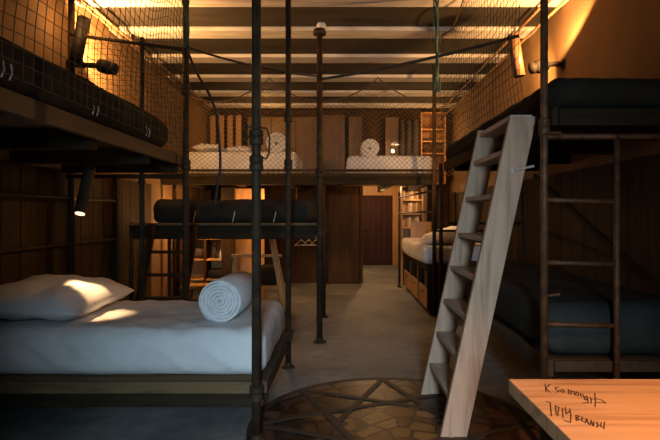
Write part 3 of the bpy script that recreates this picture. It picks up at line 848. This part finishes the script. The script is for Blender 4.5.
# small reading lamp
t = thing('reading_lamp', (1.02, 9.9, ZD), 'small lit reading lamp behind the right platform bed', 'lamp')
MB().lathe((1.02, 9.9, ZD), [(.07, 0), (.07, .015), (.012, .025), (.011, .66), (.02, .67)], 16).build('stand', M['steel'], t)
MB().lathe((1.06, 9.9, 2.76), [(.03, .03), (.085, 0), (.088, 0), (.04, .05), (.02, .055)], 18).build('lamp_shade', M['strap'], t)
MB().lathe((1.02, 9.87, 2.63), [(.01, -.03), (.025, -.02), (.03, 0), (.025, .02), (.01, .03)], 14).build('bulb', M['bulbhot'], t, smooth=True)
light('POINT', 'reading_lamp_light', (1.0, 9.75, 2.66), 7, WARM2, .05)
light('POINT', 'platform_fill_light', (-1.4, 9.6, 3.1), 11, WARM, .06)  # two points added to brighten the upper back, without a lamp body
light('POINT', 'platform_fill_light', (1.75, 9.75, 2.95), 9, WARM, .06)

def added_bulb(label, x, y, ztop, zb):
    t = thing('added_bulb', (x, y, zb), label, 'lamp')
    MB().tube((x, y, zb+.09), (x, y, ztop), .006, 6).build('cord', M['cable'], t)
    MB().lathe((x, y, zb+.04), [(.03, 0), (.032, .05), (.015, .06)], 14).build('socket', M['blackpaint'], t)
    MB().lathe((x, y, zb-.03), [(.008, 0), (.03, .015), (.036, .035), (.028, .06), (.02, .072)], 14).build('bulb', M['bulb'], t, smooth=True)

# ------------------------------------------------------------------ back of the room, lower level
# brown sliding panel left of the passage
t = thing('wardrobe', (.05, 10.45, 0), 'tall plain brown wooden panel cupboard left of the doorway', 'wardrobe')
MB().box(-.30, .40, 10.44, 10.548, 0, 1.84).build('carcass', M['brownwall'], t, bevel=.004)
MB().box(-.285, .385, 10.42, 10.439, .03, 1.82).build('door', M['brownwall'], t, bevel=.004)
# book shelf by the doorway
t = thing('bookcase', (1.46, 10.42, 0), 'narrow lit bookcase beyond the far right bed', 'bookcase')
for x in (1.25, 1.66): MB().box(x-.012, x+.012, 10.28, 10.53, 0, 1.98).build('side_panel', M['orangewood'], t, bevel=.003)
MB().box(1.24, 1.67, 10.531, 10.545, 0, 1.98).build('back_panel', M['orangewood'], t)
for z in (.06, .42, .78, 1.14, 1.42, 1.70, 1.96): MB().box(1.263, 1.647, 10.28, 10.53, z-.012, z+.012).build('shelf', M['honeyX'], t, bevel=.003)
rowname = {1.14: 'lower visible', 1.42: 'middle', 1.70: 'top'}
for z in (1.14, 1.42, 1.70):
    x = 1.27; k = 0
    while x < 1.56:
        w = random.uniform(.022, .045); h = random.uniform(.15, .22)
        o = MB().box(x, x+w, 10.31, 10.46, z+.0125, z+.0125+h).build('book', M['book'][k % 4], bevel=.003)
        setp(o, 'book on the %s shelf of the narrow bookcase' % rowname[z], 'book', 'books on the %s shelf' % rowname[z])
        x += w+.003; k += 1
# low bench and shelf under the back platform
t = thing('bench', (-1.6, 7.9, 0), 'long low honey wood bench under the back platform', 'bench')
MB().box(-2.42, -.85, 7.765, 8.07, .28, .33).build('seat_board', M['honeyX'], t, bevel=.005)
for x in (-2.36, -1.7, -.92): MB().box(x-.03, x+.03, 7.80, 8.04, 0, .28).build('leg', M['orangewood'], t, bevel=.004)
t = thing('shelf_unit', (-2.0, 8.4, 0), 'open wooden shelf unit under the back platform at left', 'shelf')
for x in (-2.55, -2.17, -1.80): MB().box(x-.02, x+.02, 8.22, 8.56, 0, 1.45).build('side_panel', M['brownwall'], t, bevel=.003)
for z in (.36, .68, 1.02, 1.43): MB().box(-2.53, -1.82, 8.22, 8.56, z-.014, z+.014).build('shelf', M['honeyX'], t, bevel=.003)
MB().box(-2.57, -1.78, 8.561, 8.58, 0, 1.45).build('back_panel', M['orangewood'], t)
def jar(label, x, y, z, r, h, m):
    t = thing('bottle', (x, y, z), label, 'bottle')
    MB().lathe((x, y, z), [(r*.9, 0), (r, .01), (r, h*.6), (r*.45, h*.78), (r*.4, h*.95)], 16).build('body', m, t, smooth=True)
    MB().lathe((x, y, z+h*.95), [(r*.5, 0), (r*.5, h*.06)], 14).build('cap', M['strap'], t)
jar('dark bottle on the middle shelf under the back platform', -2.05, 8.36, .695, .035, .24, M['cloth'])
jar('small pale bottle beside the dark one under the back platform', -1.93, 8.34, .695, .03, .15, M['strap'])
o = soft_box(MB(), -2.48, -2.22, 8.25, 8.5, .695, .86, .04, .008, 61, 14, 12, 6).build('folded_blanket', M['cloth'], smooth=True, weld=True); setp(o, 'dark folded blanket on the middle shelf under the back platform', 'blanket')
o = soft_box(MB(), -2.12, -1.86, 8.26, 8.5, .375, .52, .04, .008, 63, 14, 12, 6).build('folded_blanket', M['darkcover'], smooth=True, weld=True); setp(o, 'charcoal folded blanket on the lowest shelf under the back platform', 'blanket')
o = soft_box(MB(), -1.25, -.95, 7.78, 8.05, .331, .62, .08, .01, 65, 14, 12, 8).build('duffel_bag', M['darkcover'], smooth=True, weld=True); setp(o, 'dark soft bag standing on the low honey bench', 'bag')
o = MB().box(-1.88, -1.67, 8.09, 8.20, 0, 1.84).build('timber_column', M['dado'], bevel=.006); setp(o, 'broad dark timber column under the back platform', 'column')
o = MB().box(-1.75, -1.26, 8.52, 8.56, 0, 1.84).build('partition_panel', M['orangewood'], bevel=.005); setp(o, 'bright honey wood partition panel behind the low bench', 'partition')
# pale trestle
t = thing('trestle', (-.95, 7.55, 0), 'pale wooden trestle standing under the back platform', 'trestle')
MB().beam((-1.02, 7.50, 1.15), (-.80, 7.42, 0), .07, .04, (0,1,0)).build('leg', M['orangewood'], t, bevel=.004)
MB().beam((-1.02, 7.60, 1.15), (-.80, 7.72, 0), .07, .04, (0,1,0)).build('leg', M['orangewood'], t, bevel=.004)
MB().beam((-1.60, 7.55, .80), (-.86, 7.55, .80), .05, .04).build('crossbar', M['honeyX'], t, bevel=.004)
MB().beam((-1.52, 7.50, .82), (-1.62, 7.46, 0), .06, .04, (0,1,0)).build('leg', M['orangewood'], t, bevel=.004)
MB().beam((-1.52, 7.60, .82), (-1.62, 7.66, 0), .06, .04, (0,1,0)).build('leg', M['orangewood'], t, bevel=.004)
# clothes hangers under the platform
o = MB().tube((-.72, 8.5, 1.05), (-.30, 8.5, 1.05), .012, 8).tube((-.72, 8.5, 1.05), (-.72, 8.5, 1.85), .01, 8).tube((-.31, 8.5, 1.05), (-.31, 8.5, 1.85), .01, 8).build('clothes_rail', M['steel'])
setp(o, 'low steel rail with white hangers under the back platform', 'rail')
for k, x in enumerate((-.64, -.52, -.40)):
    mb = MB().path([(x-.01, 8.5, 1.066), (x+.012, 8.5, 1.05), (x, 8.5, 1.02), (x, 8.5, .99)], .005, 6)
    mb.path([(x, 8.5, .99), (x-.10, 8.43, .90), (x+.10, 8.57, .90), (x, 8.5, .99)], .006, 6)
    o = mb.build('clothes_hanger', M['strap']); setp(o, ['white clothes hanger on the low rail, leftmost of three', 'white clothes hanger on the low rail, middle of three', 'white clothes hanger on the low rail, rightmost of three'][k], 'hanger', 'white hangers on the low rail')

added_bulb('added bare bulb to light the space under the left of the back platform', -2.15, 7.95, 1.85, 1.45)  # unseen bulb added as a body for the light below the platform
light('POINT', 'under_platform_light', (-2.15, 7.9, 1.38), 22, WARM, .05)  # both points added to brighten the space under the platform
light('POINT', 'under_platform_light', (-1.2, 8.2, 1.6), 20, WARM, .05)
light('POINT', 'passage_light', (.75, 12.6, 2.1), 60, WARM2, .06)
light('POINT', 'bookcase_light', (1.5, 10.1, 1.75), 2.5, WARM2, .04)
light('POINT', 'aisle_light', (.75, 9.7, 1.75), 12, WARM, .06)
light('SPOT', 'drawer_bed_light', (1.8, 7.9, 1.8), 14, WARM2, .03, (1.55, 7.8, 1), 100, .6)

# ------------------------------------------------------------------ daylight through the opening behind the viewer
l = bpy.data.lights.new('daylight', 'AREA'); l.shape = 'RECTANGLE'; l.size = .55; l.size_y = 1.3; l.energy = 275; l.color = COOL
o = bpy.data.objects.new('daylight', l); C.objects.link(o); o.location = (.08, YF-1.5, 2.2); o.rotation_euler = (PI/2-.3, 0, 0)
w = bpy.data.worlds.new('World'); bpy.context.scene.world = w; w.use_nodes = True
w.node_tree.nodes['Background'].inputs[0].default_value = (.45, .5, .52, 1)
w.node_tree.nodes['Background'].inputs[1].default_value = .3

# ------------------------------------------------------------------ camera
cam = bpy.data.cameras.new('camera'); co = bpy.data.objects.new('camera', cam); C.objects.link(co)
co.location = (0, 0, HC); co.rotation_euler = (PI/2, 0, 0)
cam.sensor_width = 36; cam.lens = F*36/660
cam.shift_x = -10/660; cam.shift_y = -5/660; cam.clip_start = .02
sc = bpy.context.scene; sc.camera = co
vs = sc.view_settings
vs.view_transform = 'Standard'; vs.look = 'None'; vs.gamma = 1; vs.exposure = 0.2; vs.use_curve_mapping = False
